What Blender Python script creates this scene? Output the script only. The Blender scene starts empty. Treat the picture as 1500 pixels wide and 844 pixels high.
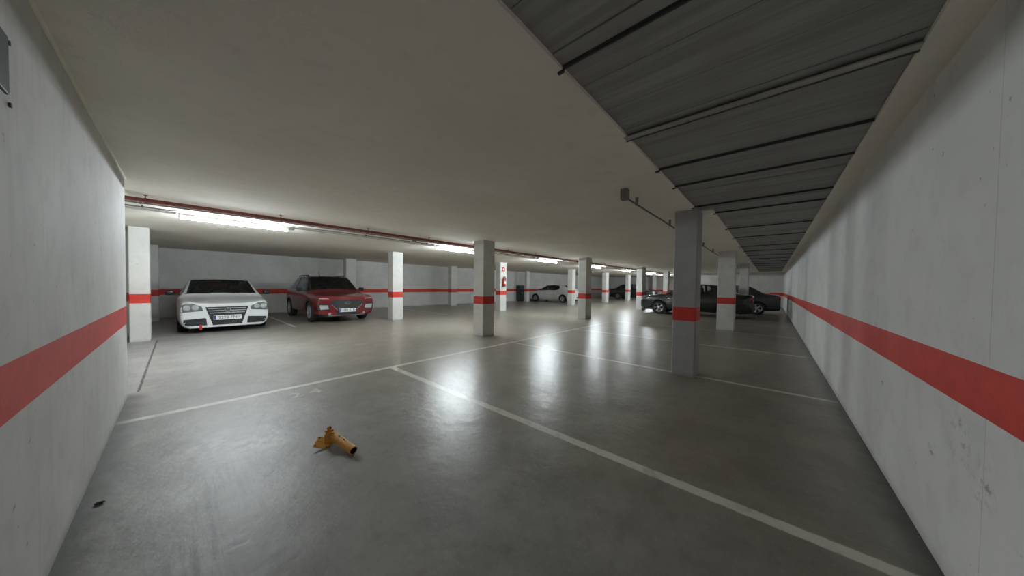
import bpy, bmesh, math, random
from mathutils import Vector, Matrix
from mathutils.bvhtree import BVHTree
random.seed(7)
sc = bpy.context.scene
COL = sc.collection

# ------------------------------------------------------------------ materials
class NT:
    """small helper for node expressions"""
    def __init__(s, name):
        s.m = bpy.data.materials.new(name); s.m.use_nodes = True
        s.t = s.m.node_tree; s.t.nodes.clear()
        s.out = s.t.nodes.new('ShaderNodeOutputMaterial')
        s.co = s.t.nodes.new('ShaderNodeTexCoord')
    def n(s, typ, **kw):
        nd = s.t.nodes.new(typ)
        for k, v in kw.items(): setattr(nd, k, v)
        return nd
    def link(s, a, b): s.t.links.new(a, b)
    def put(s, sock, v):
        if hasattr(v, 'is_output'): s.link(v, sock)
        else: sock.default_value = v
    def m2(s, op, a, b=0.0, clamp=False):
        nd = s.n('ShaderNodeMath', operation=op); nd.use_clamp = clamp
        s.put(nd.inputs[0], a); s.put(nd.inputs[1], b)
        return nd.outputs[0]
    def add(s, a, b): return s.m2('ADD', a, b)
    def sub(s, a, b): return s.m2('SUBTRACT', a, b)
    def mul(s, a, b): return s.m2('MULTIPLY', a, b)
    def mx(s, a, b): return s.m2('MAXIMUM', a, b)
    def obj(s): return s.co.outputs['Object']
    def xyz(s):
        sp = s.n('ShaderNodeSeparateXYZ'); s.link(s.obj(), sp.inputs[0])
        return sp.outputs
    def noise(s, scale, detail=4, rough=.55, vec=None, stretch=None):
        nd = s.n('ShaderNodeTexNoise'); nd.inputs['Scale'].default_value = scale
        nd.inputs['Detail'].default_value = detail; nd.inputs['Roughness'].default_value = rough
        v = vec or s.obj()
        if stretch:
            mp = s.n('ShaderNodeMapping'); mp.inputs['Scale'].default_value = stretch
            s.link(v, mp.inputs[0]); v = mp.outputs[0]
        s.link(v, nd.inputs['Vector'])
        return nd.outputs['Fac']
    def ramp(s, v, a, b, lo=0.0, hi=1.0):
        nd = s.n('ShaderNodeMapRange'); nd.interpolation_type = 'SMOOTHSTEP'
        s.put(nd.inputs[0], v)
        for i, k in zip((1, 2, 3, 4), (a, b, lo, hi)): nd.inputs[i].default_value = k
        return nd.outputs[0]
    def band(s, v, a, b, soft=.01):
        return s.mul(s.ramp(v, a-soft, a+soft), s.ramp(v, b-soft, b+soft, 1, 0))
    def mix(s, f, a, b):
        nd = s.n('ShaderNodeMix', data_type='RGBA'); s.put(nd.inputs[0], f)
        for i, c in ((6, a), (7, b)):
            if isinstance(c, (tuple, list)): nd.inputs[i].default_value = (*c[:3], 1)
            else: s.link(c, nd.inputs[i])
        return nd.outputs[2]
    def bump(s, h, strength=.3, dist=.01):
        b = s.n('ShaderNodeBump'); b.inputs['Strength'].default_value = strength
        b.inputs['Distance'].default_value = dist; s.link(h, b.inputs['Height'])
        return b.outputs[0]
    def bsdf(s, color, rough=.5, metal=0.0, normal=None, coat=0, coat_rough=.05, ior=1.5, spec=.5):
        p = s.n('ShaderNodeBsdfPrincipled')
        if isinstance(color, (tuple, list)): p.inputs['Base Color'].default_value = (*color[:3], 1)
        else: s.link(color, p.inputs['Base Color'])
        s.put(p.inputs['Roughness'], rough); s.put(p.inputs['Metallic'], metal)
        p.inputs['Coat Weight'].default_value = coat; p.inputs['Coat Roughness'].default_value = coat_rough
        p.inputs['IOR'].default_value = ior; p.inputs['Specular IOR Level'].default_value = spec
        if normal is not None: s.link(normal, p.inputs['Normal'])
        s.link(p.outputs[0], s.out.inputs[0])
        return p

def simple(name, color, rough=.5, metal=0, coat=0, var=.06, scale=30, bump=0):
    t = NT(name); nz = t.noise(scale)
    lo = tuple(c*(1-var) for c in color); hi = tuple(min(1, c*(1+var)) for c in color)
    t.bsdf(t.mix(nz, lo, hi), rough, metal, t.bump(nz, bump) if bump else None, coat)
    return t.m

def wall_mat(name, base, scuff=None, streak=False):
    t = NT(name); x, y, z = t.xyz()
    big = t.noise(1.3, 5); mid = t.noise(6, 6, .65); fine = t.noise(70, 4)
    c = t.mix(t.ramp(big, .3, .7), tuple(k*.88 for k in base), base)
    c = t.mix(t.mul(t.ramp(mid, .46, .72), .5), c, tuple(k*.76 for k in base))
    pits = t.ramp(t.noise(22, 2), .73, .78)
    c = t.mix(t.mul(pits, .55), c, (.16, .155, .15))
    if streak:   # vertical trowel streaks in the plaster
        st = t.noise(3, 5, .6, stretch=(5, 5, .5))
        c = t.mix(t.mul(t.ramp(st, .52, .7), .35), c, tuple(k*.72 for k in base))
    if scuff:
        for (sx, sz, r) in scuff:
            d = t.n('ShaderNodeVectorMath', operation='DISTANCE'); t.link(t.obj(), d.inputs[0])
            d.inputs[1].default_value = (sx, -.626, sz)
            k = t.mul(t.ramp(d.outputs['Value'], 0, r, 1, 0), t.ramp(t.noise(26, 5, .7), .5, .66))
            c = t.mix(t.mul(k, .75), c, (.13, .13, .125))
    foot = t.mul(t.ramp(t.add(z, t.mul(t.noise(5, 5), .10)), .02, .13, 1, 0), .45)
    c = t.mix(foot, c, (.14, .135, .125))
    h = t.add(t.mul(mid, .7), t.mul(fine, .35))
    t.bsdf(c, .82, 0, t.bump(h, .35, .006))
    return t.m

M = {}
M['wall'] = wall_mat('painted wall', (.64, .635, .61))
M['wall_left'] = wall_mat('rough left wall', (.66, .65, .625), streak=True)
M['wall_right'] = wall_mat('painted right wall', (.74, .73, .705), scuff=[(2.23, .67, .16), (2.03, .56, .13), (3.4, .63, .05), (2.5, .5, .07)])
M['pillar'] = wall_mat('painted pillar', (.68, .675, .64))
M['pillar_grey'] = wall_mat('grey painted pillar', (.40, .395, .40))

def red_paint():
    t = NT('red band paint'); n = t.noise(9, 5, .6); f = t.noise(60, 3)
    c = t.mix(t.ramp(n, .35, .7), (.54, .034, .020), (.62, .044, .026))
    c = t.mix(t.mul(t.ramp(t.noise(30, 3), .68, .75), .4), c, (.3, .05, .04))
    t.bsdf(c, .6, 0, t.bump(f, .3, .005)); return t.m
M['red'] = red_paint()

def ceil_mat():
    t = NT('ceiling paint'); n = t.noise(.9, 4); f = t.noise(50, 4); mo = t.noise(7, 5, .6)
    c = t.mix(t.ramp(n, .3, .7), (.80, .765, .675), (.87, .835, .745))
    c = t.mix(t.mul(t.ramp(mo, .5, .75), .25), c, (.60, .58, .53))
    t.bsdf(c, .85, 0, t.bump(f, .3, .004)); return t.m
M['ceiling'] = ceil_mat()

def deck_mat():
    t = NT('bare deck'); x, y, z = t.xyz()
    st = t.noise(2.2, 5, .6, stretch=(9, .35, 1)); f = t.noise(60, 4)
    c = t.mix(t.ramp(st, .3, .7), (.25, .255, .24), (.36, .36, .335))
    c = t.mix(t.mul(t.ramp(t.noise(1.5, 3), .5, .7), .5), c, (.27, .255, .235))
    t.bsdf(c, .75, 0, t.bump(t.add(t.mul(st, .8), t.mul(f, .2)), .5, .01)); return t.m
M['deck'] = deck_mat()

def floor_mat():
    t = NT('polished concrete floor'); x, y, z = t.xyz()
    big = t.noise(.55, 5, .6); mid = t.noise(2.4, 6, .62); fine = t.noise(45, 5, .6)
    warm = t.ramp(t.add(x, t.mul(big, 3)), 1.6, 4.4)
    cool = t.mix(t.ramp(mid, .3, .7), (.255, .250, .236), (.335, .330, .312))
    wrm = t.mix(t.ramp(mid, .3, .7), (.215, .198, .158), (.285, .264, .215))
    c = t.mix(warm, cool, wrm)
    c = t.mix(t.mul(t.ramp(big, .52, .68), .45), c, (.19, .183, .168))        # darker oil-worn patches
    c = t.mix(t.mul(t.ramp(t.noise(1.1, 4), .58, .72), .3), c, (.42, .42, .41))
    c = t.mix(t.mul(t.ramp(t.noise(11, 6, .7), .46, .68), .28), c, (.15, .145, .13))
    c = t.mix(t.mul(t.ramp(t.noise(38, 4, .6), .55, .7), .22), c, (.43, .43, .41))
    wob = t.mul(t.sub(t.noise(14, 4, .6), .5), .025)
    xx = t.add(x, wob); yy = t.add(y, wob)
    # parking lines
    ln = None
    def addl(m):
        nonlocal ln
        ln = m if ln is None else t.mx(ln, m)
    addl(t.mul(t.band(yy, 4.37, 4.455, .008), t.ramp(x, 7.5, 11.5, 1, .12)))
    for (x0, w) in ((2.135, .085), (4.97, .075), (7.86, .075), (10.72, .07), (13.6, .07), (18.3, .07)):
        addl(t.mul(t.band(xx, x0, x0+w, .008), t.band(y, -.62, 4.40)))
    for x0 in (2.2, 7.6, 13.2):
        addl(t.mul(t.band(xx, x0, x0+.08, .008), t.band(y, 10.4, 15.6)))
    wear = t.ramp(t.noise(4.5, 7, .72), .30, .50, .5, 1)
    c = t.mix(t.mul(ln, t.mul(wear, .9)), c, (.72, .70, .63))
    # pale patch paints the nearest tube's reflection; tyre marks by the left wall
    def spot(px, py, r):
        d = t.n('ShaderNodeVectorMath', operation='DISTANCE'); t.link(t.obj(), d.inputs[0])
        d.inputs[1].default_value = (px, py, 0); return t.ramp(d.outputs['Value'], 0, r, 1, 0)
    sp = t.mul(t.mx(spot(.34, 3.1, .42), spot(.16, 3.3, .25)), t.ramp(t.noise(13, 6, .7), .38, .60))
    c = t.mix(t.mul(sp, .9), c, (.52, .53, .54))
    u = t.sub(x, t.mul(y, .22))
    tr = t.mul(t.mul(t.band(u, -.50, -.26, .05), t.band(y, 1.2, 2.9, .25)), t.ramp(t.noise(1, 3, .6, stretch=(34, 1.6, 1)), .45, .6))
    c = t.mix(t.mul(tr, .55), c, (.12, .12, .12))
    tr2 = t.mul(t.mul(t.band(u, -.40, -.16, .05), t.band(y, 1.5, 2.8, .25)), t.ramp(t.noise(1, 4, .6, stretch=(40, 3, 1)), .52, .62))
    c = t.mix(t.mul(tr2, .35), c, (.36, .36, .36))
    # expansion joint by the left pillar
    c = t.mix(t.mul(t.mul(t.band(xx, -.335, -.312, .004), t.band(y, 5.5, 10.0)), .85), c, (.04, .04, .04))
    c = t.mix(t.mul(t.mul(t.band(xx, -.39, -.335, .006), t.band(y, 5.5, 10.0)), .35), c, (.36, .36, .35))
    # grime along the left wall, dark strip along the right wall
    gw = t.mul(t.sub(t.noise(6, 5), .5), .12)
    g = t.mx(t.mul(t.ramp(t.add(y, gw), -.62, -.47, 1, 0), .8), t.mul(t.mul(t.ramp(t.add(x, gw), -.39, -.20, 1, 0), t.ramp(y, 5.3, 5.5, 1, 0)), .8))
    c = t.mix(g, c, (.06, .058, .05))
    rn = t.noise(3.2, 6, .7, stretch=(1, 1, 1)); rf = t.noise(22, 5, .7)
    ro = t.ramp(rn, .30, .70, .29, .33)
    ro = t.add(ro, t.ramp(t.add(x, t.mul(y, -.12)), .4, 1.9, .14, 0))      # dusty, dull surface by the left wall
    ro = t.sub(ro, t.mul(ln, .01))
    h = t.add(t.mul(t.noise(2.6, 4, .5), 1.0), t.mul(t.noise(8, 5, .62), .55))
    t.bsdf(c, ro, 0, t.bump(h, .55, .012), coat=0, ior=1.5, spec=.45)
    return t.m
M['floor'] = floor_mat()

M['tube'] = None
def emis(name, col, s):
    t = NT(name); e = t.n('ShaderNodeEmission'); e.inputs[0].default_value = (*col, 1); e.inputs[1].default_value = s
    t.link(e.outputs[0], t.out.inputs[0]); return t.m
M['tube'] = emis('fluorescent tube', (.865, .95, 1.0), 105)
M['white_metal'] = simple('white enamel', (.75, .76, .75), .4)
M['steel'] = simple('dull steel', (.42, .41, .37), .45, .3)
M['dark_steel'] = simple('dark joist steel', (.045, .045, .042), .6)
M['dark_gap'] = simple('bare dark steel', (.10, .10, .095), .7)
M['pipe_red'] = simple('sprinkler red', (.23, .055, .050), .45)
M['grey_pvc'] = simple('grey conduit', (.20, .195, .18), .6)
M['plate_grey'] = simple('dark grey plate', (.085, .088, .092), .55)
M['orange'] = simple('orange yellow enamel', (.72, .36, .05), .42, 0, .2, .22, 40, .1)
M['black'] = simple('black interior', (.008, .008, .008), .8)
M['ext_red'] = simple('extinguisher red', (.45, .02, .02), .3, 0, .5)
M['black_plastic'] = simple('black plastic', (.016, .017, .018), .5)
M['sign_white'] = simple('sign white', (.8, .8, .78), .5)
M['paint_white'] = simple('white line paint', (.5, .49, .44), .6, 0, 0, .3, 25)
M['cabinet'] = simple('dark cabinet', (.035, .045, .045), .5)
# car materials
M['car_white'] = simple('white car paint', (.70, .72, .72), .3, 0, .8, .02)
M['car_red'] = simple('deep red car paint', (.17, .009, .012), .28, .15, .9, .05)
M['car_black'] = simple('black car paint', (.010, .013, .014), .25, 0, .9, .1)
M['car_green'] = simple('black green car paint', (.008, .014, .013), .25, 0, .9, .1)
M['car_grey'] = simple('grey car paint', (.060, .070, .072), .3, .3, .9, .05)
M['roof_black'] = simple('black roof paint', (.018, .018, .020), .3, 0, .6)
M['tyre'] = simple('tyre rubber', (.018, .018, .018), .75)
M['alloy'] = simple('alloy rim', (.55, .56, .57), .3, .85)
M['chrome'] = simple('chrome', (.8, .8, .8), .12, 1)
M['lamp'] = simple('headlamp lens', (.55, .57, .56), .12, .35, .6, .35, 18)
M['lamp_dark'] = simple('headlamp dark bezel', (.10, .11, .115), .2, .3, .6)
M['lamp_smoke'] = simple('smoked headlamp lens', (.20, .225, .225), .12, .35, .6, .3, 18)
M['tail'] = simple('tail lamp lens', (.40, .012, .012), .2, 0, .6)
M['plate'] = simple('plate white', (.78, .79, .78), .45)
M['ink'] = simple('plate lettering', (.015, .015, .02), .5)
M['eu_blue'] = simple('plate blue', (.02, .05, .30), .5)
M['cloth'] = simple('seat cloth', (.05, .05, .052), .9)
M['silver'] = simple('silver skid plate', (.45, .46, .46), .4, .4)

def glass_mat():
    t = NT('tinted car glass')
    tr = t.n('ShaderNodeBsdfTransparent'); tr.inputs[0].default_value = (.62, .68, .66, 1)
    gl = t.n('ShaderNodeBsdfGlossy'); gl.inputs['Roughness'].default_value = .03
    nz = t.noise(8); gl.inputs[0].default_value = (.9, .95, 1, 1)
    fr = t.n('ShaderNodeFresnel'); fr.inputs[0].default_value = 1.6
    mx = t.n('ShaderNodeMixShader'); t.link(t.add(fr.outputs[0], t.mul(nz, .02)), mx.inputs[0])
    t.link(tr.outputs[0], mx.inputs[1]); t.link(gl.outputs[0], mx.inputs[2]); t.link(mx.outputs[0], t.out.inputs[0])
    return t.m
M['glass'] = glass_mat()

# ------------------------------------------------------------------ geometry helpers
def newbm(): return bmesh.new()
def box(bm, x0, x1, y0, y1, z0, z1, mi=0, bev=0, seg=2):
    r = bmesh.ops.create_cube(bm, size=1)
    vs = r['verts']
    for v in vs:
        v.co = Vector((x0+(v.co.x+.5)*(x1-x0), y0+(v.co.y+.5)*(y1-y0), z0+(v.co.z+.5)*(z1-z0)))
    fs = {f for v in vs for f in v.link_faces}
    for f in fs: f.material_index = mi
    if bev:
        es = {e for v in vs for e in v.link_edges}
        g = bmesh.ops.bevel(bm, geom=list(es), offset=bev, segments=seg, affect='EDGES', profile=.5)
        for f in g['faces']: f.material_index = mi
    return vs
def tube(bm, p, q, r, seg=12, mi=0, caps=True, r2=None):
    p = Vector(p); q = Vector(q); d = q-p
    rot = d.to_track_quat('Z', 'Y').to_matrix().to_4x4()
    g = bmesh.ops.create_cone(bm, cap_ends=caps, segments=seg, radius1=r, radius2=r if r2 is None else r2, depth=d.length,
                              matrix=Matrix.Translation((p+q)/2) @ rot)
    fs = {f for v in g['verts'] for f in v.link_faces}
    for f in fs: f.material_index = mi
    return g['verts']
def lathe(bm, prof, seg=32, mat=Matrix(), mi=0):
    """prof: (radius, axis z) list; revolved about local z"""
    rings = []
    for (r, z) in prof:
        rings.append([bm.verts.new(mat @ Vector((r*math.cos(2*math.pi*k/seg), r*math.sin(2*math.pi*k/seg), z))) for k in range(seg)])
    for a, b in zip(rings, rings[1:]):
        for k in range(seg):
            f = bm.faces.new((a[k], a[(k+1) % seg], b[(k+1) % seg], b[k])); f.material_index = mi
    return rings
def obj(name, bm, mats, parent=None, smooth=False, loc=None):
    bmesh.ops.recalc_face_normals(bm, faces=bm.faces[:])
    me = bpy.data.meshes.new(name); bm.to_mesh(me); bm.free()
    for m in (mats if isinstance(mats, (list, tuple)) else [mats]): me.materials.append(M[m] if isinstance(m, str) else m)
    o = bpy.data.objects.new(name, me); COL.objects.link(o)
    if smooth:
        for p in me.polygons: p.use_smooth = True
    if parent: o.parent = parent
    if loc: o.location = loc
    return o
def sharp(o, deg=35):
    me = o.data
    for p in me.polygons: p.use_smooth = True
    bm = bmesh.new(); bm.from_mesh(me)
    for e in bm.edges:
        if len(e.link_faces) == 2 and e.calc_face_angle(0) > math.radians(deg): e.smooth = False
    bm.to_mesh(me); bm.free()
def tag(o, label, cat, group=None, kind=None):
    o['label'] = label; o['category'] = cat
    if group: o['group'] = group
    if kind: o['kind'] = kind
    return o
def thing(name, label, cat, loc=(0, 0, 0), rz=0, group=None):
    o = bpy.data.objects.new(name, None); COL.objects.link(o); o.empty_display_size = .1
    o.location = loc; o.rotation_euler = (0, 0, rz)
    return tag(o, label, cat, group)
def struct(name, bm, mats):
    o = obj(name, bm, mats); o['kind'] = 'structure'; return o

# ------------------------------------------------------------------ the setting
H = 2.42; YR = -.626; XL = -.39; YB = 15.7; XE = 34.6; S0, S1 = .813, 1.011
def vwall(name, mat, a, b, thick, stripe=True):
    """wall slab with its painted red band: a, b = ends of the visible face, thick = outward offset vector"""
    bm = newbm(); a = Vector(a); b = Vector(b); th = Vector(thick)
    zs = [0, S0, S1, 2.75] if stripe else [0, 2.75]
    fr = [[bm.verts.new((p.x, p.y, z)) for p in (a, b)] for z in zs]
    bk = [[bm.verts.new((p.x+th.x, p.y+th.y, z)) for p in (a, b)] for z in zs]
    for i in range(len(zs)-1):
        f = bm.faces.new((fr[i][0], fr[i][1], fr[i+1][1], fr[i+1][0])); f.material_index = 1 if stripe and i == 1 else 0
        for k in (0, 1):
            g = bm.faces.new((fr[i][k], fr[i+1][k], bk[i+1][k], bk[i][k])); g.material_index = 1 if stripe and i == 1 else 0
        bm.faces.new((bk[i][0], bk[i][1], bk[i+1][1], bk[i+1][0]))
    bm.faces.new((fr[0][0], fr[0][1], bk[0][1], bk[0][0])); bm.faces.new((fr[-1][0], fr[-1][1], bk[-1][1], bk[-1][0]))
    return struct(name, bm, [mat, 'red'])
vwall('wall_right', 'wall_right', (-.9, YR, 0), (27.3, YR, 0), (0, -.3, 0))
vwall('wall_left', 'wall_left', (XL, YR-.25, 0), (XL, 5.4, 0), (-.33, 0, 0))
vwall('wall_left_rear', 'wall', (-.78, 5.2, 0), (-.78, YB+.25, 0), (-.3, 0, 0))
vwall('wall_back', 'wall', (-1.0, YB, 0), (XE+.3, YB, 0), (0, .3, 0))
vwall('wall_end', 'wall', (27.0, -.9, 0), (27.0, 4.2, 0), (.3, 0, 0))
vwall('wall_end_side', 'wall', (27.1, 4.2, 0), (XE+.2, 4.2, 0), (0, -.3, 0))
vwall('wall_end_rear', 'wall', (XE, 4.0, 0), (XE, YB+.2, 0), (.3, 0, 0))
bm = newbm(); box(bm, -1.3, XE+.4, -1.1, YB+.4, -.2, 0); struct('floor', bm, 'floor')
# formwork joints in the right wall: shallow cover strips
bm = newbm()
for xj in (2.03, 7.4, 12.6):
    box(bm, xj-.0025, xj+.0025, YR-.005, YR+.0006, .0, S0); box(bm, xj-.0025, xj+.0025, YR-.005, YR+.0006, S1, 2.40)
struct('trim_1', bm, 'wall_right')
# ceiling slab with the long recess over the bays by the right wall
bm = newbm(); Y0 = -.49
box(bm, -1.3, 5.08, .84, YB+.4, H, 2.75); box(bm, 5.08, 26.2, .66, YB+.4, H, 2.75)
box(bm, 26.2, XE+.4, -1.1, YB+.4, H, 2.75); box(bm, -1.3, 26.2, -1.1, Y0, H, 2.75); box(bm, -1.3, .35, Y0, .84, H, 2.75)
struct('ceiling', bm, 'ceiling')
# bare planks that close the recess (each plank a shallow step, edges run across)
bm = newbm(); x = .3; k = 0
while x < 26.25:
    w = .31
    box(bm, x, x+w-.006, Y0-.1, .95, 2.439+(k % 3)*.002, 2.52); x += w; k += 1
box(bm, .2, 26.4, Y0-.12, .97, 2.515, 2.75)
struct('ceiling_planks', bm, 'deck')
# plaster bead where the left wall meets the ceiling
bm = newbm()
tube(bm, (XL+.004, YR, H-.006), (XL+.004, 5.4, H-.006), .011, 8)
struct('trim_2', bm, 'ceiling')

# joists across the recess
JO = [(1.33, 0), (2.25, 1), (3.07, 0), (3.70, 0), (4.80, 0), (5.36, 0), (6.93, 0), (8.28, 0), (10.14, 0), (11.5, 0), (13.0, 0),
      (14.5, 0), (16.0, 0), (17.6, 0), (19.2, 0), (20.9, 0), (22.7, 0), (24.5, 0)]
ordn = ['', '', 'third', 'fourth', 'fifth', 'sixth', 'seventh', 'eighth', 'ninth', 'tenth', 'eleventh', 'twelfth', 'thirteenth',
        'fourteenth', 'fifteenth', 'sixteenth', 'seventeenth', 'eighteenth']
for i, (jx, big) in enumerate(JO):
    y1 = .86 if jx < 5.08 else .68
    bm = newbm()
    if big:
        box(bm, jx-.030, jx+.022, Y0+.002, y1, 2.412, 2.424, 0, .002, 1)
        box(bm, jx+.020, jx+.030, Y0+.002, y1, 2.405, 2.4385, 1, .002, 1)
        lab = 'thick pale steel angle joist across the dark ceiling strip, second from the camera'
        o = obj('ceiling_joist', bm, ['steel', 'dark_gap'])
    else:
        box(bm, jx-.005, jx+.005, Y0+.002, y1, 2.422, 2.4385, 0, .001, 1)
        box(bm, jx-.012, jx+.012, Y0+.002, y1, 2.434, 2.4385, 0, .001, 1)
        box(bm, jx-.008, jx+.008, y1-.025, y1+.01, 2.408, 2.430, 0, .002, 1)
        lab = ('thin dark joist across the dark ceiling strip, nearest the camera' if i == 0 else
               'thin dark joist across the dark ceiling strip, %s from the camera' % ordn[i])
        o = obj('ceiling_joist', bm, 'dark_steel')
    tag(o, lab, 'joist', 'joists across the dark ceiling strip')

# ------------------------------------------------------------------ pillars
def pillar(x0, x1, y0, y1, label, mat='pillar'):
    bm = newbm(); zs = [0, S0, S1, H]
    R = []
    b = .012
    for z in zs:
        R.append([bm.verts.new((px-(x0+x1)/2, py-(y0+y1)/2, z)) for px, py in
                  ((x0+b, y0), (x1-b, y0), (x1, y0+b), (x1, y1-b), (x1-b, y1), (x0+b, y1), (x0, y1-b), (x0, y0+b))])
    for i in range(3):
        for k in range(8):
            f = bm.faces.new((R[i][k], R[i][(k+1) % 8], R[i+1][(k+1) % 8], R[i+1][k])); f.material_index = 1 if i == 1 else 0
    bm.faces.new(R[0]); bm.faces.new(R[-1])
    o = obj('concrete_pillar', bm, [mat, 'red'], loc=((x0+x1)/2, (y0+y1)/2, 0))
    tag(o, label, 'pillar', 'square pillars with a red band', 'thing')
pillar(-.69, -.41, 10.0, 10.33, 'white square pillar just past the end of the left wall, left of the white car')
pillar(-.72, -.42, 14.6, 14.95, 'narrow white pillar behind the leftmost one, left of the white car')
pillar(4.98, 5.37, 10.0, 10.36, 'brightly lit white pillar just right of the red car')
pillar(5.02, 5.42, 5.39, 5.76, 'grey shaded pillar at the middle of the hall, beyond the crossing floor lines')
pillar(10.47, 10.90, 10.0, 10.34, 'white pillar with the fire extinguisher hung on it')
pillar(10.44, 10.90, 5.39, 5.73, 'pale pillar with a shaded right face, in front of the far white car')
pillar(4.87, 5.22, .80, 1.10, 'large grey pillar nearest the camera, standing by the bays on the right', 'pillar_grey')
pillar(11.0, 11.40, .82, 1.25, 'pale greenish pillar in front of the black car')
pillar(17.36, 17.75, .80, 1.13, 'dim pillar behind the black car, only its top in sight')
pillar(17.39, 17.85, 10.0, 10.35, 'slim pale pillar just right of the far white car')
pillar(22.70, 23.3, 10.0, 10.30, 'far thin pillar to the left of the far dark car')
pillar(27.62, 28.3, 10.0, 10.26, 'far thin pillar standing before the far dark car')
pillar(17.08, 17.7, 5.4, 5.72, 'pale pillar in front of the nose of the black car')
pillar(22.44, 22.95, 5.4, 5.70, 'far pale pillar seen above the bonnet of the black car')
pillar(33.0, 33.5, 9.05, 9.4, 'farthest thin bright pillar, just right of the sixth tube light')
pillar(5.06, 5.50, 14.6, 14.95, 'white pillar by the back wall, behind the red car')
pillar(10.95, 11.40, 14.6, 14.95, 'white pillar by the back wall, between the red car and the extinguisher pillar')
pillar(18.25, 18.62, 14.55, 14.8, 'slim pillar by the back wall, between the dark cabinet and the far white car')

# ------------------------------------------------------------------ tube lights
TX = [0.0, 4.95, 9.9, 14.5, 19.2, 24.1, 28.9]
tl = ['tube light above the white car, largest and nearest of the row', 'tube light left of the middle pillar, second in the row',
      'tube light above the far white car', 'tube light just right of the pale pillar that has a shaded side',
      'tube light above the far dark car', 'tube light beyond the nose of the black car, sixth in the row', 'tube light at the far end of the row, mostly behind a far pillar']
LY = 7.36
def tube_light(x, label):
    t = thing('ceiling_light', label, 'light', (x, LY, H), 0, 'fluorescent tubes along the ceiling')
    L = 1.48
    bm = newbm(); box(bm, 0, L, -.03, .03, -.045, 0, 0, .006); obj('housing', bm, 'white_metal', t)
    bm = newbm(); tube(bm, (.03, 0, -.075), (L-.03, 0, -.075), .016, 14); obj('tube', bm, 'tube', t, True)
    for xx in (0, L-.03):
        bm = newbm(); box(bm, xx, xx+.03, -.022, .022, -.10, -.04, 0, .006); obj('lamp_holder', bm, 'white_metal', t)
    bm = newbm(); box(bm, L+.01, L+.09, -.04, .04, -.055, 0, 0, .006); obj('junction_box', bm, 'grey_pvc', t)
for x, l in zip(TX, tl): tube_light(x, l)
# cable trunking between the lights
t = thing('ceiling_trunking', 'thin white cable trunking linking the tube lights along the ceiling', 'trunking', (0, LY, H))
xs = [-.75] + [v for x in TX for v in (x-.02, x+1.58)] + [34.4]
for a, b in zip(xs[::2], xs[1::2]):
    bm = newbm(); box(bm, a, b, -.02, .02, -.03, 0, 0, .003, 1); obj('trunking_length', bm, 'white_metal', t)

# sprinkler pipe with its hangers
t = thing('sprinkler_pipe', 'long dark red pipe hung under the ceiling, running away past the middle pillar', 'pipe', (0, 6.19, 2.35))
bm = newbm(); tube(bm, (-.75, 0, 0), (26.9, 0, 0), .028, 14)
for xc in (5.6, 11.2, 17.1, 22.8): tube(bm, (xc-.05, 0, 0), (xc+.05, 0, 0), .034, 14)
obj('pipe', bm, 'pipe_red', t, True)
for k in range(19):
    hx = -.28+1.42*k
    bm = newbm(); tube(bm, (hx, 0, .02), (hx, 0, H-2.35), .005, 8); tube(bm, (hx-.012, 0, 0), (hx+.012, 0, 0), .033, 14)
    tube(bm, (hx, 0, H-2.35-.008), (hx, 0, H-2.35), .022, 10)
    obj('hanger', bm, 'pipe_red', t)
def conduit(name, label, y, z, x0, x1, r=.009, boxes=()):
    t = thing(name, label, 'conduit', (x0, y, z))
    bm = newbm(); tube(bm, (0, 0, 0), (x1-x0, 0, 0), r, 10); obj('pipe', bm, 'grey_pvc', t, True)
    k = 0.4
    while k < x1-x0:
        bm = newbm(); box(bm, k-.01, k+.01, -r-.006, r+.006, -r-.004, H-z, 0, .003, 1); obj('clip', bm, 'grey_pvc', t); k += 1.6
    for bx in boxes:
        bm = newbm(); box(bm, bx-x0-.045, bx-x0+.045, -.04, .04, -.035, H-z, 0, .01); obj('junction_box', bm, 'grey_pvc', t)
conduit('ceiling_conduit', 'thin conduit on the ceiling left of the near grey pillar, ending in a small box', 1.29, 2.33, 3.4, 26, .011, (3.40,))
conduit('ceiling_conduit', 'thin grey conduit just beyond the dark red pipe', 6.72, 2.395, -.75, 26, .011, (3.9, 9.1))
conduit('ceiling_conduit', 'thin grey conduit close beside the tube lights', 7.02, 2.39, -.75, 26, .009)

# wall plate near the camera
t = thing('wall_plate', 'dark grey rectangular plate screwed high on the left wall', 'plate', (XL, 1.835, 2.035))
bm = newbm(); box(bm, -.004, .008, -.165, .165, -.10, .10, 0, .004); obj('plate', bm, 'plate_grey', t)
for (yy, zz) in ((.19, .09), (.19, -.125), (-.19, .09), (-.19, -.125)):
    bm = newbm(); tube(bm, (-.003, yy, zz), (.006, yy, zz), .009, 10); obj('screw', bm, 'plate_grey', t)

# bay number stencilled on the floor
def text_bm(s, size, ext=.0006, bold=0):
    cu = bpy.data.curves.new('t', 'FONT'); cu.body = s; cu.size = size; cu.extrude = ext; cu.offset = bold; cu.align_x = 'CENTER'; cu.align_y = 'CENTER'
    cu.resolution_u = 3
    o = bpy.data.objects.new('t', cu); COL.objects.link(o)
    dg = bpy.context.evaluated_depsgraph_get(); dg.update()
    me = bpy.data.meshes.new_from_object(o.evaluated_get(dg)); bpy.data.objects.remove(o); bpy.data.curves.remove(cu)
    bm = bmesh.new(); bm.from_mesh(me); bpy.data.meshes.remove(me); return bm
for s, px in (('2', .88), ('4', 1.07)):
    bm = text_bm(s, .25, .0006, .005); bmesh.ops.transform(bm, matrix=Matrix.Translation((px, 4.06, .0012)), verts=bm.verts[:])
    o = obj('floor_marking', bm, 'paint_white'); o['kind'] = 'structure'

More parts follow.
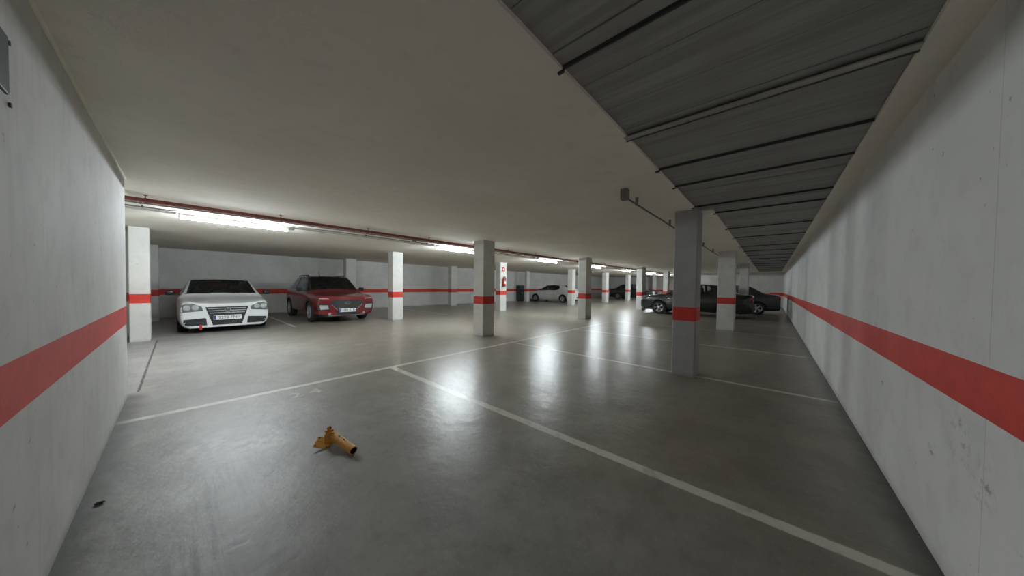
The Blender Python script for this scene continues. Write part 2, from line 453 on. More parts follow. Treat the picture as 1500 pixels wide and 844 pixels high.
# small dark scrap by the left wall
bm = newbm(); bmesh.ops.create_icosphere(bm, subdivisions=2, radius=.016)
for v in bm.verts: v.co = Vector((v.co.x*1.3, v.co.y*.8, v.co.z*.55))*(1+random.uniform(-.2, .2))
zmin = min(v.co.z for v in bm.verts)
tag(obj('pebble', bm, 'black_plastic', loc=(-.315, 2.89, -zmin)), 'small dark scrap on the floor beside the left wall', 'scrap')

# ------------------------------------------------------------------ fallen parking post
def parking_post():
    t = thing('parking_post', 'orange yellow folding parking post lying knocked over on the floor', 'parking post', (.795, 2.56, 0), 0); t.scale = (.87, .87, .87)
    # tube from the hinge to its open end
    a = Vector((.02, .10, .078)); b = Vector((.080, -.25, .036)); d = (b-a).normalized(); r = .035
    rot = d.to_track_quat('Z', 'Y').to_matrix().to_4x4(); mt = Matrix.Translation(a) @ rot; L = (b-a).length
    bm = newbm()
    rings = lathe(bm, [(0.001, .0), (r-.004, 0), (r, .004), (r, L), (r-.006, L), (r-.007, L-.004)], 24, mt)
    tp = obj('post_tube', bm, 'orange', t); sharp(tp)
    bm = newbm(); lathe(bm, [(r-.007, L-.002), (r-.007, .06), (.001, .06)], 24, mt); obj('tube_bore', bm, 'black', tp)
    # two bolt heads on the tube
    side = (mt.to_3x3() @ Vector((0, 1, 0))); up = Vector((0, 0, 1)); up = (up - d*up.dot(d)).normalized()
    for s in (.12, .20):
        bm = newbm(); c = a+d*s; tube(bm, c+up*(r-.004), c+up*(r+.006), .006, 8); obj('bolt', bm, 'black_plastic', t)
    # square base plate, tipped up on its edge, four fixing holes
    pm = Matrix.Translation((-.055, .095, .060)) @ Matrix.Rotation(math.radians(-38), 4, 'Z') @ Matrix.Rotation(math.radians(16), 4, 'X') @ Matrix.Rotation(math.radians(14), 4, 'Y')
    bm = newbm(); vs = box(bm, -.062, .062, -.062, .062, -.003, .003, 0, .002, 1)
    bmesh.ops.transform(bm, matrix=pm, verts=bm.verts[:])
    zmin = min(v.co.z for v in bm.verts)
    bmesh.ops.translate(bm, vec=(0, 0, -zmin), verts=bm.verts[:]); pm = Matrix.Translation((0, 0, -zmin)) @ pm
    bp = obj('base_plate', bm, 'orange', t)
    for hx, hy in ((-.046, -.046), (.046, -.046), (.046, .046), (-.046, .046)):
        bm = newbm(); tube(bm, pm @ Vector((hx, hy, -.0036)), pm @ Vector((hx, hy, .0036)), .0075, 10); obj('fixing_hole', bm, 'black', bp)
    # hinge fork: two cheeks and a pin between plate and tube
    bm = newbm()
    box(bm, -.045, -.037, -.036, .036, -.066, .030)
    for off in (-.040, .032):
        vs = box(bm, -.045, .03, off, off+.008, -.070, .034, 0, .002, 1)
    bmesh.ops.transform(bm, matrix=Matrix.Translation((.005, .10, .078)) @ Matrix.Rotation(math.radians(-14), 4, 'Z'), verts=bm.verts[:])
    obj('hinge_bracket', bm, 'orange', t)
    bm = newbm(); pr = Matrix.Rotation(math.radians(-14), 3, 'Z'); c = Vector((.005, .10, .078))
    tube(bm, c+pr @ Vector((0, -.055, 0)), c+pr @ Vector((0, .052, 0)), .007, 10); obj('hinge_pin', bm, 'steel', t)
    # upright lug with the lock hole
    bm = newbm(); box(bm, -.020, .020, -.004, .004, 0, .055, 0, .003, 1)
    bmesh.ops.transform(bm, matrix=Matrix.Translation((.012, .135, .095)) @ Matrix.Rotation(math.radians(20), 4, 'Z') @ Matrix.Rotation(math.radians(-10), 4, 'Y'), verts=bm.verts[:])
    lug = obj('lock_lug', bm, 'orange', t)
    bm = newbm(); tube(bm, (.020, .127, .132), (.020, .143, .132), .006, 10); obj('lock_hole', bm, 'black', lug)
    return t
parking_post()

# ------------------------------------------------------------------ fire extinguisher and its sign
def extinguisher():
    t = thing('fire_extinguisher', 'red fire extinguisher hung on the white pillar under a small sign', 'fire extinguisher', (10.62, 9.91, 1.22))
    bm = newbm(); lathe(bm, [(.001, 0), (.06, 0), (.078, .015), (.08, .03), (.08, .34), (.07, .38), (.04, .41), (.025, .42), (.025, .44), (.001, .44)], 24)
    obj('cylinder', bm, 'ext_red', t, True)
    bm = newbm(); box(bm, -.02, .02, -.02, .02, .435, .48, 0, .004); box(bm, -.015, .10, -.012, .012, .49, .505, 0, .003); box(bm, -.015, .09, -.012, .012, .465, .478, 0, .003)
    obj('valve_handle', bm, 'black_plastic', t)
    bm = newbm(); pts = [Vector(p) for p in ((.02, 0, .46), (.09, -.01, .44), (.115, -.01, .36), (.115, 0, .22), (.10, 0, .10))]
    for a, b in zip(pts, pts[1:]): tube(bm, a, b, .012, 10)
    tube(bm, (.10, 0, .10), (.098, 0, .02), .014, 10, r2=.022); obj('hose', bm, 'black_plastic', t)
    bm = newbm(); box(bm, -.05, .05, -.083, -.079, .14, .26, 0, .001, 1); obj('instruction_label', bm, 'sign_white', t)
    bm = newbm(); box(bm, -.03, .03, .05, .0895, .30, .36, 0, .003); obj('wall_bracket', bm, 'black_plastic', t)
extinguisher()
t = thing('extinguisher_sign', 'small square red and white sign on the white pillar above the extinguisher', 'sign', (10.66, 9.997, 2.09))
bm = newbm(); box(bm, -.10, .10, -.004, .0, -.11, .11, 0, .001, 1); obj('sign_panel', bm, 'ext_red', t)
bm = newbm(); tube(bm, (-.035, -.004, 0), (-.035, -.0055, 0), .001, 6)
bm.clear(); box(bm, -.035, .035, -.0055, -.0038, -.06, .03, 0, .0005, 1); box(bm, -.012, .012, -.0055, -.0038, .03, .06, 0, .0005, 1); obj('pictogram', bm, 'sign_white', t)

# dark cabinet at the back wall
t = thing('metal_cabinet', 'narrow dark cabinet standing against the back wall, left of the far white car', 'cabinet', (18.63, 15.52, 0))
bm = newbm(); box(bm, -.33, .33, -.16, .16, .03, 1.30, 0, .01); box(bm, -.30, .30, -.13, .13, 0, .035); obj('body', bm, 'cabinet', t)
for s in (-1, 1):
    bm = newbm(); box(bm, *( (-.315, -.005) if s < 0 else (.005, .315) ), -.172, -.158, .06, 1.27, 0, .004); d = obj('door', bm, 'cabinet', t)
    bm = newbm(); box(bm, s*.04-.008, s*.04+.008, -.19, -.17, .6, .75, 0, .004); obj('handle', bm, 'steel', d)

# ------------------------------------------------------------------ cars
def eval_mesh(o):
    dg = bpy.context.evaluated_depsgraph_get(); dg.update()
    return bpy.data.meshes.new_from_object(o.evaluated_get(dg))

def car(label, cat, loc, rz, P, group=None):
    """P: dict of dimensions. local x = forward, nose at x=L/2"""
    L, W, HT = P['L'], P['W'], P['H']; hw = W/2
    root = thing(P['name'], label, cat, loc, rz, group)
    zb = P.get('zb', .20); zs0 = P['hood_front']; zc = P['cowl_z']; xc = P['cowl']; xr = P['roof_front']; xrr = P['roof_rear']; xb = P['rear_base']; zt = P['tail_z']
    belt_r = P.get('belt_rear', zc+.03)
    yr = P.get('roof_hw', hw*.66)
    # stations: (s, half width factor, list of 10 (y,z))
    st = []
    def hood(s, wf, ztop, zbot, crown=.03, fen=0):
        w = hw*wf; fn = fen
        st.append((s, [(0, zbot), (.80*w, zbot), (.955*w, zbot+.07), (1.0*w, zbot+.55*(ztop-zbot)*.9), (.975*w, ztop-.07+fn), (.90*w, ztop-.015+fn),
                       (.74*w, ztop+.005+fn*.85), (.68*w, ztop+.008+fn*.6), (.36*w, ztop+crown*.7), (0, ztop+crown)]))
    fa = P['axle_f']; ra = P['axle_r']
    zn = P.get('nose_top', zs0-.06); fe = P.get('wing', .05)
    hood(0.0, P.get('nose_w', .80), zn, zb+.02, .015, fe*.75)
    hood(.035, P.get('nose_w', .80)+.08, zn+.035, zb+.0, .02, fe)
    hood(.16, .95, zs0-.005, zb-.02, .025, fe)
    hood(.40, .99, zs0+.04, zb, .03, fe*.7)
    hood(fa, 1.0, zs0+(zc-zs0)*.62, zb, .035, fe*.3)
    hood(xc-.10, 1.0, zc-.025, zb, .03)
    def cab(s, zbelt, ytop, ztop, base=False, crown=.03, wf=1.0):
        w = hw*wf
        st.append((s, [(0, zb), (.80*w, zb), (.955*w, zb+.07), (1.0*w, zb+.45*(zbelt-zb)), (.985*w, zbelt-.09), (.94*w, zbelt),
                       (ytop, ztop), (ytop-.042, ztop+.014), (ytop*.5, ztop+crown*.8+.012), (0, ztop+crown+.012)]))
    cab(xc, zc-.012, hw*.86, zc-.002, crown=.020)
    cab(xc+.05, zc, hw*.85, zc+.030, crown=.026)
    zr = HT-.045
    cab(xr, zc+(belt_r-zc)*.3, yr+.015, zr-.02, crown=.030)
    cab(xr+.16, zc+(belt_r-zc)*.35, yr+.01, zr, crown=.034)
    bp = P.get('b_pillar', (xr+xrr)/2+.02)
    cab(bp-.045, zc+(belt_r-zc)*.55, yr, zr+.005, crown=.035)
    cab(bp+.045, zc+(belt_r-zc)*.6, yr, zr+.005, crown=.035)
    cp = P.get('c_pillar', xrr-.22)
    cab(cp, zc+(belt_r-zc)*.9, yr-.01, zr-.012, crown=.03)
    cab(xrr, belt_r, yr-.03, zr-.035, crown=.022, wf=.99)
    cab(xb-.05, belt_r+.0, hw*.74, zt+.07, crown=.03, wf=.97)
    cab(xb, belt_r-.01 if zt > belt_r-.02 else zt-.0, hw*.75, zt+.02, crown=.02, wf=.965)
    def tail(s, wf, ztop, zbot, crown=.02):
        hood(s, wf, ztop, zbot, crown)
    if L-xb > .3:
        tail(L-.25, .95, zt-.005, zb+.02); 
    tail(L-.07, .91, zt-.03, zb+.02); tail(L-.02, .86, zt-.07, zb+.06); tail(L, .78, zt-.12, zb+.12)
    NJ = 10
    iW = 6            # station index of cowl
    names = {'w0': 7, 'rf': 8}
    bm = newbm(); rings = []
    cl = bm.edges.layers.float.new('crease_edge'); cv = bm.verts.layers.float.new('crease_vert')
    for s, pts in st:
        x = L/2-s
        right = [bm.verts.new((x, -y, z)) for y, z in pts]
        left = [bm.verts.new((x, y, z)) for y, z in pts[1:-1]]
        rings.append((right, left))
    def V(i, j, side):
        r, l = rings[i]
        if j == 0 or j == NJ-1 or side == 0: return r[j]
        return l[j-1]
    i_rf, i_rf2, i_b0, i_b1, i_c, i_rr, i_rb = 8, 9, 10, 11, 12, 13, 14
    for i in range(len(st)-1):
        for side in (0, 1):
            for j in range(NJ-1):
                q = [V(i, j, side), V(i+1, j, side), V(i+1, j+1, side), V(i, j+1, side)]
                f = bm.faces.new(q if side == 0 else q[::-1])
                mi = 0
                if j >= 7 and i == 7: mi = 1                       # windscreen
                elif j >= 7 and i == i_rr: mi = 2                  # rear window
                elif j == 5 and i in (7, 8, 9): mi = 3             # front side window
                elif j == 5 and i == 11: mi = 4                    # rear side window
                elif j == 5 and i == 12 and P.get('quarter'): mi = 4
                elif j == 5 and i == 10: mi = 6                    # B pillar
                elif P.get('roof_black') and ((j >= 6 and i_rf <= i < i_rr) or (j == 6 and i in (7,)) or (j >= 6 and i == i_rr) or (j == 5 and i >= 12 and i < 14)): mi = 7
                elif j == 0: mi = 6
                elif P.get('cladding') and j == 1: mi = 6
                f.material_index = mi
    for i in (0, len(st)-1):
        for j in range(NJ-1):
            if j == 0: q = [V(i, 0, 0), V(i, 1, 0), V(i, 1, 1)]
            elif j == NJ-2: q = [V(i, j, 0), V(i, j+1, 0), V(i, j, 1)]
            else: q = [V(i, j, 0), V(i, j+1, 0), V(i, j+1, 1), V(i, j, 1)]
            bm.faces.new(q).material_index = 0
    bmesh.ops.recalc_face_normals(bm, faces=bm.faces[:])
    # keep the window outline, belt and lower edge from melting away
    for e in bm.edges:
        mats = {f.material_index for f in e.link_faces}
        if len(mats) > 1: e[cl] = .95 if mats & {1, 2, 3, 4} else .6
    for i, j in ((7, 7), (8, 7), (i_rr, 7), (i_rb, 7)):
        for side in (0, 1): V(i, j, side)[cv] = .8
    tmp_me = bpy.data.meshes.new('shell'); bm.to_mesh(tmp_me); bm.free()
    slots = [P['paint'], 'glass', 'glass', 'glass', 'glass', 'black_plastic', 'black_plastic', 'roof_black']
    for m in slots: tmp_me.materials.append(M[m])
    tmp = bpy.data.objects.new('shell', tmp_me); COL.objects.link(tmp)
    ss = tmp.modifiers.new('s', 'SUBSURF'); ss.levels = 2; ss.render_levels = 2
    me1 = eval_mesh(tmp)
    b1 = bmesh.new(); b1.from_mesh(me1); bvh = BVHTree.FromBMesh(b1); b1.free()
    # wheel wells
    wr = P['wheel_r']
    cb = newbm()
    for s in (fa, ra):
        for sd in (-1, 1):
            tube(cb, (L/2-s, sd*(hw-.27), wr), (L/2-s, sd*(hw+.2), wr), wr+.045, 40)
    for f in cb.faces: f.material_index = 5
    cme = bpy.data.meshes.new('cut'); cb.to_mesh(cme); cb.free()
    for m in slots: cme.materials.append(M[m])
    cut = bpy.data.objects.new('cut', cme); COL.objects.link(cut)
    bo = tmp.modifiers.new('b', 'BOOLEAN'); bo.operation = 'DIFFERENCE'; bo.object = cut; bo.solver = 'EXACT'
    me2 = eval_mesh(tmp)
    bpy.data.objects.remove(tmp); bpy.data.objects.remove(cut)
    # split into body and panes
    def take(sel, name, mats, remap, parent=root, solid=0):
        b = bmesh.new(); b.from_mesh(me2)
        bmesh.ops.delete(b, geom=[f for f in b.faces if not sel(f)], context='FACES')
        if not b.faces: b.free(); return None
        for f in b.faces: f.material_index = remap.get(f.material_index, 0)
        if solid: bmesh.ops.solidify(b, geom=b.faces[:], thickness=solid)
        me = bpy.data.meshes.new(name); b.to_mesh(me); b.free()
        for m in mats: me.materials.append(M[m])
        o = bpy.data.objects.new(name, me); COL.objects.link(o); o.parent = parent
        sharp(o, 40)
        return o
    body = take(lambda f: f.material_index in (0, 5, 6), 'body', [P['paint'], 'black_plastic'], {0: 0, 5: 1, 6: 1})
    if P.get('roof_black'): take(lambda f: f.material_index == 7, 'roof', ['roof_black'], {})['label'] = 'black roof'
    take(lambda f: f.material_index == 1, 'windshield', ['glass'], {})
    take(lambda f: f.material_index == 2, 'rear_window', ['glass'], {})
    for mi in (3, 4):
        for sd in (-1, 1):
            take(lambda f: f.material_index == mi and f.calc_center_median().y*sd > 0, 'side_window', ['glass'], {})
    # patches that hug the shell
    def patch(poly, axis, off=.006, thick=.02, mats=('black_plastic',), name='panel', parent=root, step=.05, smooth=True):
        b = newbm()
        b.faces.new([b.verts.new((u, v, 0)) for u, v in poly])
        for a in (0, 1):
            lo = min(p[a] for p in poly); hi = max(p[a] for p in poly); k = lo+step
            while k < hi-.005:
                pc = Vector((0, 0, 0)); pc[a] = k; pn = Vector((0, 0, 0)); pn[a] = 1
                bmesh.ops.bisect_plane(b, geom=b.verts[:]+b.edges[:]+b.faces[:], plane_co=pc, plane_no=pn); k += step
        nrm = []
        for v in b.verts:
            u, w = v.co.x, v.co.y
            if axis == 'f': o, d = Vector((L, u, w)), Vector((-1, 0, 0))
            elif axis == 'r': o, d = Vector((-L, u, w)), Vector((1, 0, 0))
            elif axis == 'top': o, d = Vector((u, w, 4)), Vector((0, 0, -1))
            else:
                sg = 1 if axis == 'l' else -1
                o, d = Vector((u, 3*sg, w)), Vector((0, -sg, 0))
            h = bvh.ray_cast(o, d)
            if h[0] is None:
                h = bvh.find_nearest(Vector((L/2-.15 if axis == 'f' else -L/2+.15 if axis == 'r' else u, u if axis in 'fr' else (hw*.95*(1 if axis == 'l' else -1)), w)))
            nn = h[1] if h[1].dot(d) < 0 else -h[1]
            nn = (nn-d*.4).normalized()
            v.co = h[0]+nn*off; nrm.append(nn)
        bmesh.ops.recalc_face_normals(b, faces=b.faces[:])
        front = list(b.verts); n0 = {v: n for v, n in zip(front, nrm)}
        e = bmesh.ops.extrude_face_region(b, geom=b.faces[:])
        dd = {'f': Vector((-1, 0, 0)), 'r': Vector((1, 0, 0)), 'l': Vector((0, -1, 0)), 'R': Vector((0, 1, 0))}[axis]
        new = [g for g in e['geom'] if isinstance(g, bmesh.types.BMVert)]
        key = {}
        for v, n in n0.items(): key[tuple(round(c, 5) for c in v.co)] = n
        for v in new: v.co -= key.get(tuple(round(c, 5) for c in v.co), -dd)*thick
        o = obj(name, b, list(mats), parent); sharp(o, 40); return o
    def both(fn):
        fn(1); fn(-1)
    def mir(poly, s): return [(u*s, w) for u, w in poly]
    def surf(axis, u, w):
        if axis == 'f': return bvh.ray_cast(Vector((L, u, w)), Vector((-1, 0, 0)))[0]
        if axis == 'r': return bvh.ray_cast(Vector((-L, u, w)), Vector((1, 0, 0)))[0]
        return bvh.ray_cast(Vector((u, 3*(1 if axis == 'l' else -1), w)), Vector((0, -1 if axis == 'l' else 1, 0)))[0]
    # number plates
    def plate(axis, z, txt, w=.26, hgt=.055):
        p = surf(axis, 0, z); sg = 1 if axis == 'f' else -1
        b = newbm(); box(b, -.004, .008, -w, w, -hgt, hgt, 0, .002, 1)
        box(b, .0075, .009, -w+.004, -w+.042, -hgt+.005, hgt-.005, 2)
        tb = text_bm(txt, .098, .0007)
        xs = [v.co.x for v in tb.verts]; cx = (min(xs)+max(xs))/2; sc_ = (2*w-.09)/(max(xs)-min(xs)) if xs else 1
        for v in tb.verts: v.co = Vector((.0092+v.co.z, (v.co.x-cx)*min(1, sc_)+.02, v.co.y))
        for f in tb.faces: f.material_index = 1
        tm = bpy.data.meshes.new('t'); tb.to_mesh(tm); tb.free(); b.from_mesh(tm); bpy.data.meshes.remove(tm)
        if sg < 0: bmesh.ops.rotate(b, cent=(0, 0, 0), matrix=Matrix.Rotation(math.pi, 3, 'Z'), verts=b.verts[:])
        bmesh.ops.translate(b, vec=(p.x+sg*P.get('plate_off', .03), 0, z), verts=b.verts[:])
        obj('number_plate', b, ['plate', 'ink', 'eu_blue'], root)
    P['details'](dict(patch=patch, both=both, mir=mir, surf=surf, plate=plate, root=root, L=L, hw=hw))
    # wheels
    for s in (fa, ra):
        for sd in (-1, 1):
            y = sd*(hw-.125); mt = Matrix.Translation((L/2-s, y, wr)) @ Matrix.Rotation(-sd*math.pi/2, 4, 'X')
            b = newbm(); r = wr
            lathe(b, [(r*.66, -.10), (r*.80, -.105), (r*.95, -.10), (r*.99, -.08), (r, -.05), (r, .05), (r*.99, .08), (r*.95, .10), (r*.80, .105), (r*.66, .10), (r*.64, .09), (r*.64, -.09), (r*.66, -.10)], 40, mt)
            wo = obj('wheel', b, 'tyre', root); sharp(wo)
            b = newbm()
            lathe(b, [(r*.665, .098), (r*.65, .105), (r*.60, .095), (r*.585, .04), (r*.585, -.06)], 40, mt)
            lathe(b, [(.001, .085), (.035, .085), (.06, .075), (.075, .045), (.075, .02)], 20, mt)
            for k in range(P.get('spokes', 5)):
                a = 2*math.pi*k/P.get('spokes', 5)
                for da in (-.13, .13):
                    a2 = a+da
                    c0 = Vector((.05*math.cos(a), .05*math.sin(a), .065)); c1 = Vector((r*.62*math.cos(a2), r*.62*math.sin(a2), .085))
                    nb = len(b.verts); vs = tube(b, c0, c1, .02, 6, r2=.018)
                    bmesh.ops.transform(b, matrix=mt, verts=vs)
            ro = obj('rim', b, P.get('rim', 'alloy'), wo); sharp(ro)
            b = newbm(); vs = tube(b, (0, 0, -.05), (0, 0, -.02), r*.52, 28); bmesh.ops.transform(b, matrix=mt, verts=vs)
            obj('brake_disc', b, 'dark_steel', wo)
    # mirrors
    for sd in (-1, 1):
        x = L/2-xc-.33; z = zc+.07; y = sd*(hw+.04)
        b = newbm(); box(b, x-.06, x+.06, min(y-sd*.02, y+sd*.15), max(y-sd*.02, y+sd*.15), z-.055, z+.075, 0, .035, 3)
        mo = obj('mirror', b, P.get('mirror', P['paint']), root); sharp(mo)
        b = newbm(); box(b, x-.03, x+.03, min(sd*(hw-.08), y), max(sd*(hw-.08), y), z-.05, z-.02, 0, .008); obj('mirror_arm', b, 'black_plastic', mo)
    # door handles and seams
    for sd, ax in ((1, 'l'), (-1, 'R')):
        for hx in (L/2-bp+.18, L/2-bp-.80):
            zz = zc-.10
            p = surf(ax, hx, zz)
            if p is None: continue
            b = newbm(); box(b, hx-.10, hx+.10, p.y-.006 if sd > 0 else p.y-.028, p.y+.028 if sd > 0 else p.y+.006, zz-.014, zz+.014, 0, .008); obj('door_handle', b, P['paint'], root)
        for sx in (L/2-bp, L/2-xc-.25):
            patch([(sx-.005, zb+.16), (sx+.005, zb+.16), (sx+.005, zc-.05), (sx-.005, zc-.05)], ax, .0015, .006, ('black_plastic',), 'door_seam', root, .12)
    # interior
    fx = L/2
    b = newbm(); box(b, fx-xrr-.1, fx-xc-.05, -hw+.22, hw-.22, zb+.06, zb+.10); box(b, fx-xc-.52, fx-xc-.10, -hw*.80, hw*.80, zc-.22, zc-.05, 0, .05, 2)
    obj('dashboard', b, 'black_plastic', root)
    for (sx, yy, ww) in ((xc+.98, .36, .24), (xc+.98, -.36, .24), (xc+1.85, 0, .60)):
        b = newbm(); x = fx-sx
        if sx+.35 > xrr+.25: x = fx-(xrr-.15)
        box(b, x-.25, x+.25, yy-ww, yy+ww, zb+.10, zb+.36, 0, .06, 3); box(b, x-.36, x-.22, yy-ww, yy+ww, zb+.30, min(zc+.14, HT-.28), 0, .05, 3)
        for hy in ((yy,) if ww < .3 else (yy-.35, yy+.35)): box(b, x-.36, x-.26, hy-.11, hy+.11, min(zc+.12, HT-.30), min(zc+.30, HT-.12), 0, .04, 3)
        so = obj('seat', b, 'cloth', root); sharp(so)
    b = newbm(); mt = Matrix.Translation((fx-xc-.60, .36, zc-.08)) @ Matrix.Rotation(math.radians(-65), 4, 'Y')
    lathe(b, [(.175, 0), (.185, .012), (.195, 0), (.185, -.012), (.175, 0)], 28, mt); vs = box(b, -.18, .18, -.02, .02, -.008, .008); bmesh.ops.transform(b, matrix=mt, verts=vs)
    obj('steering_wheel', b, 'black_plastic', root)
    # wipers
    for yy in (.35, -.25):
        b = newbm(); pp = []
        for k in range(5):
            h = bvh.ray_cast(Vector((fx-xc-.03-.01*k, yy-.12*k, 3)), Vector((0, 0, -1)))[0]; pp.append(h+Vector((0, 0, .012)))
        for a, c in zip(pp, pp[1:]): tube(b, a, c, .007, 6)
        obj('wiper', b, 'black_plastic', root)
    return root

def tailset(k, zt, lamps, plz=None, txt='1234 BCD'):
    patch, both, mir, hw = k['patch'], k['both'], k['mir'], k['hw']
    both(lambda s: patch(mir(lamps, s), 'r', .006, .03, ('tail',), 'tail_lamp'))
    both(lambda s: patch(mir([(hw*.2, .34), (hw*.75, .34), (hw*.75, .44), (hw*.2, .44)], s), 'r', .004, .02, ('black_plastic',), 'rear_reflector_panel'))

def det_white(k):
    patch, both, mir, plate, surf, root = (k[a] for a in ('patch', 'both', 'mir', 'plate', 'surf', 'root'))
    g = patch([(-.40, .655), (-.27, .20), (.27, .20), (.40, .655)], 'f', .004, .03, ('black_plastic',), 'grille')
    for z in (.505, .56, .615):
        w = .27+(z-.20)/.455*.13-.03
        patch([(-w, z-.009), (w, z-.009), (w, z+.009), (-w, z+.009)], 'f', .014, .014, ('silver',), 'grille_bar', g)
    for z in (.245, .285):
        patch([(-.25, z-.006), (.25, z-.006), (.25, z+.006), (-.25, z+.006)], 'f', .012, .012, ('lamp_dark',), 'grille_bar', g)
    # round emblem: ring with crossing strokes
    p = surf('f', 0, .575); b = newbm(); c = Vector((p.x+.022, 0, .575)); mt = Matrix.Translation(c) @ Matrix.Rotation(math.pi/2, 4, 'Y')
    lathe(b, [(.048, -.012), (.048, .004), (.056, .006), (.062, .002), (.062, -.012)], 28, mt)
    def stroke(a, d): tube(b, c+Vector((0, a[0], a[1])), c+Vector((0, d[0], d[1])), .007, 6)
    stroke((-.020, .043), (0, .005)); stroke((.020, .043), (0, .005))
    stroke((-.040, .024), (-.018, -.042)); stroke((-.018, -.042), (0, .0)); stroke((0, 0), (.018, -.042)); stroke((.018, -.042), (.040, .024))
    obj('emblem', b, 'chrome', root)
    def hl(s):
        h = patch(mir([(.44, .565), (.80, .535), (.825, .61), (.80, .70), (.72, .755), (.60, .745), (.46, .665)], s), 'f', .006, .03, ('lamp_smoke',), 'headlight')
        for (cy, cz, r) in ((.57, .65, .062), (.71, .645, .062)):
            q = surf('f', cy*s, cz); b2 = newbm(); mt2 = Matrix.Translation((q.x+.008, cy*s, cz)) @ Matrix.Rotation(math.pi/2, 4, 'Y')
            lathe(b2, [(.001, .002), (r*.55, .006), (r*.8, .004), (r, .012), (r, -.01)], 20, mt2); obj('reflector', b2, 'lamp', h, True)
    both(hl)
    both(lambda s: patch(mir([(.37, .205), (.70, .205), (.77, .25), (.765, .36), (.41, .385), (.385, .37)], s), 'f', .004, .02, ('black_plastic',), 'air_intake'))
    both(lambda s: patch(mir([(.43, .285), (.70, .275), (.70, .287), (.43, .297)], s), 'f', .010, .008, ('lamp_dark',), 'intake_slat'))
    plate('f', .385, '9292 FNF', .26, .058)
    tailset(k, .9, [(.55, .66), (.80, .66), (.78, .86), (.60, .86)])
    b = newbm(); q = surf('f', -.48, .20); box(b, q.x-.005, q.x+.018, -.505, -.455, .10, .225, 0, .006, 2); o = obj('tow_strap', b, 'ext_red', root); o['label'] = 'small red tag under the bumper'

WHITE = dict(name='car', L=4.25, W=1.78, H=1.385, zb=.135, hood_front=.735, nose_top=.675, cowl=1.08, cowl_z=.905, roof_front=1.88, roof_rear=3.35, rear_base=3.98, tail_z=.97,
             axle_f=.88, axle_r=3.46, wheel_r=.305, paint='car_white', details=det_white, mirror='roof_black', belt_rear=.96, roof_hw=.635, nose_w=.85, wing=.085)

def det_red(k):
    patch, both, mir, plate, surf, root = (k[a] for a in ('patch', 'both', 'mir', 'plate', 'surf', 'root'))
    g = patch([(-.50, .70), (-.46, .60), (-.30, .44), (.30, .44), (.46, .60), (.50, .70), (.40, .745), (-.40, .745)], 'f', .004, .03, ('black_plastic',), 'grille')
    for z in (.50, .56, .62, .68):
        w = .30+(z-.44)*.8-.02
        patch([(-w, z-.006), (w, z-.006), (w, z+.006), (-w, z+.006)], 'f', .010, .010, ('lamp_dark',), 'grille_bar', g)
    both(lambda s: patch(mir([(.285, .425), (.31, .425), (.475, .59), (.465, .615)], s), 'f', .012, .02, ('chrome',), 'grille_trim'))
    patch([(-.30, .255), (.30, .255), (.36, .38), (-.36, .38)], 'f', .004, .02, ('black_plastic',), 'lower_intake')
    # slanted letter inside an oval
    p = surf('f', 0, .64); b = newbm(); c = Vector((p.x+.02, 0, .64))
    pts = [c+Vector((0, .085*math.cos(a), .045*math.sin(a))) for a in [2*math.pi*i/28 for i in range(29)]]
    for a, d in zip(pts, pts[1:]): tube(b, a, d, .007, 6)
    for (y0, z0, y1, z1) in ((-.042, -.026, -.026, .030), (.026, -.030, .042, .026), (-.036, -.004, .036, .006)): tube(b, c+Vector((0, y0, z0)), c+Vector((0, y1, z1)), .007, 6)
    obj('emblem', b, 'chrome', root)
    both(lambda s: patch(mir([(.54, .775), (.80, .79), (.81, .815), (.56, .805)], s), 'f', .006, .02, ('lamp',), 'daytime_lamp'))
    def hl(s):
        cl = patch(mir([(.50, .42), (.82, .40), (.85, .62), (.80, .66), (.54, .62)], s), 'f', .004, .02, ('black_plastic',), 'lamp_surround')
        patch(mir([(.55, .46), (.78, .45), (.80, .59), (.58, .58)], s), 'f', .014, .02, ('lamp',), 'headlight', cl)
    both(hl)
    def fog(s):
        q = surf('f', .52*s, .30); b2 = newbm(); mt2 = Matrix.Translation((q.x+.004, .52*s, .30)) @ Matrix.Rotation(math.pi/2, 4, 'Y')
        lathe(b2, [(.001, .01), (.03, .008), (.04, .012), (.045, -.01)], 18, mt2); obj('fog_lamp', b2, 'chrome', root, True)
    both(fog)
    patch([(-.62, .215), (.62, .215), (.56, .25), (-.56, .25)], 'f', .014, .03, ('silver',), 'skid_plate')
    plate('f', .405, '4285 KLR')
    tailset(k, 1.0, [(.55, .85), (.82, .85), (.80, .95), (.60, .95)])
    # roof rails and aerial
    hw = k['hw']
    for s in (1, -1):
        b = newbm(); tube(b, (.05, s*.59, 1.565), (-1.15, s*.58, 1.555), .016, 8)
        for xx in (.03, -.55, -1.13): tube(b, (xx, s*.578, 1.50), (xx, s*.585, 1.56), .016, 8)
        obj('roof_rail', b, 'black_plastic', root)
    b = newbm(); tube(b, (-.85, 0, 1.555), (-1.0, 0, 1.75), .006, 8, r2=.004); tube(b, (-.84, 0, 1.54), (-.86, 0, 1.575), .018, 10); obj('aerial', b, 'black_plastic', root)
    # wheel arch cladding
    for s, ax in ((1, 'l'), (-1, 'R')):
        for sx in (.85, 3.45):
            cx = k['L']/2-sx; poly = []
            for i in range(13): a = math.radians(-8+196*i/12); poly.append((cx+.44*math.cos(a), .33+.44*math.sin(a)))
            for i in range(13): a = math.radians(188-196*i/12); poly.append((cx+.375*math.cos(a), .33+.375*math.sin(a)))
            patch(poly, ax, .010, .014, ('black_plastic',), 'wheel_arch_trim', root, .3)
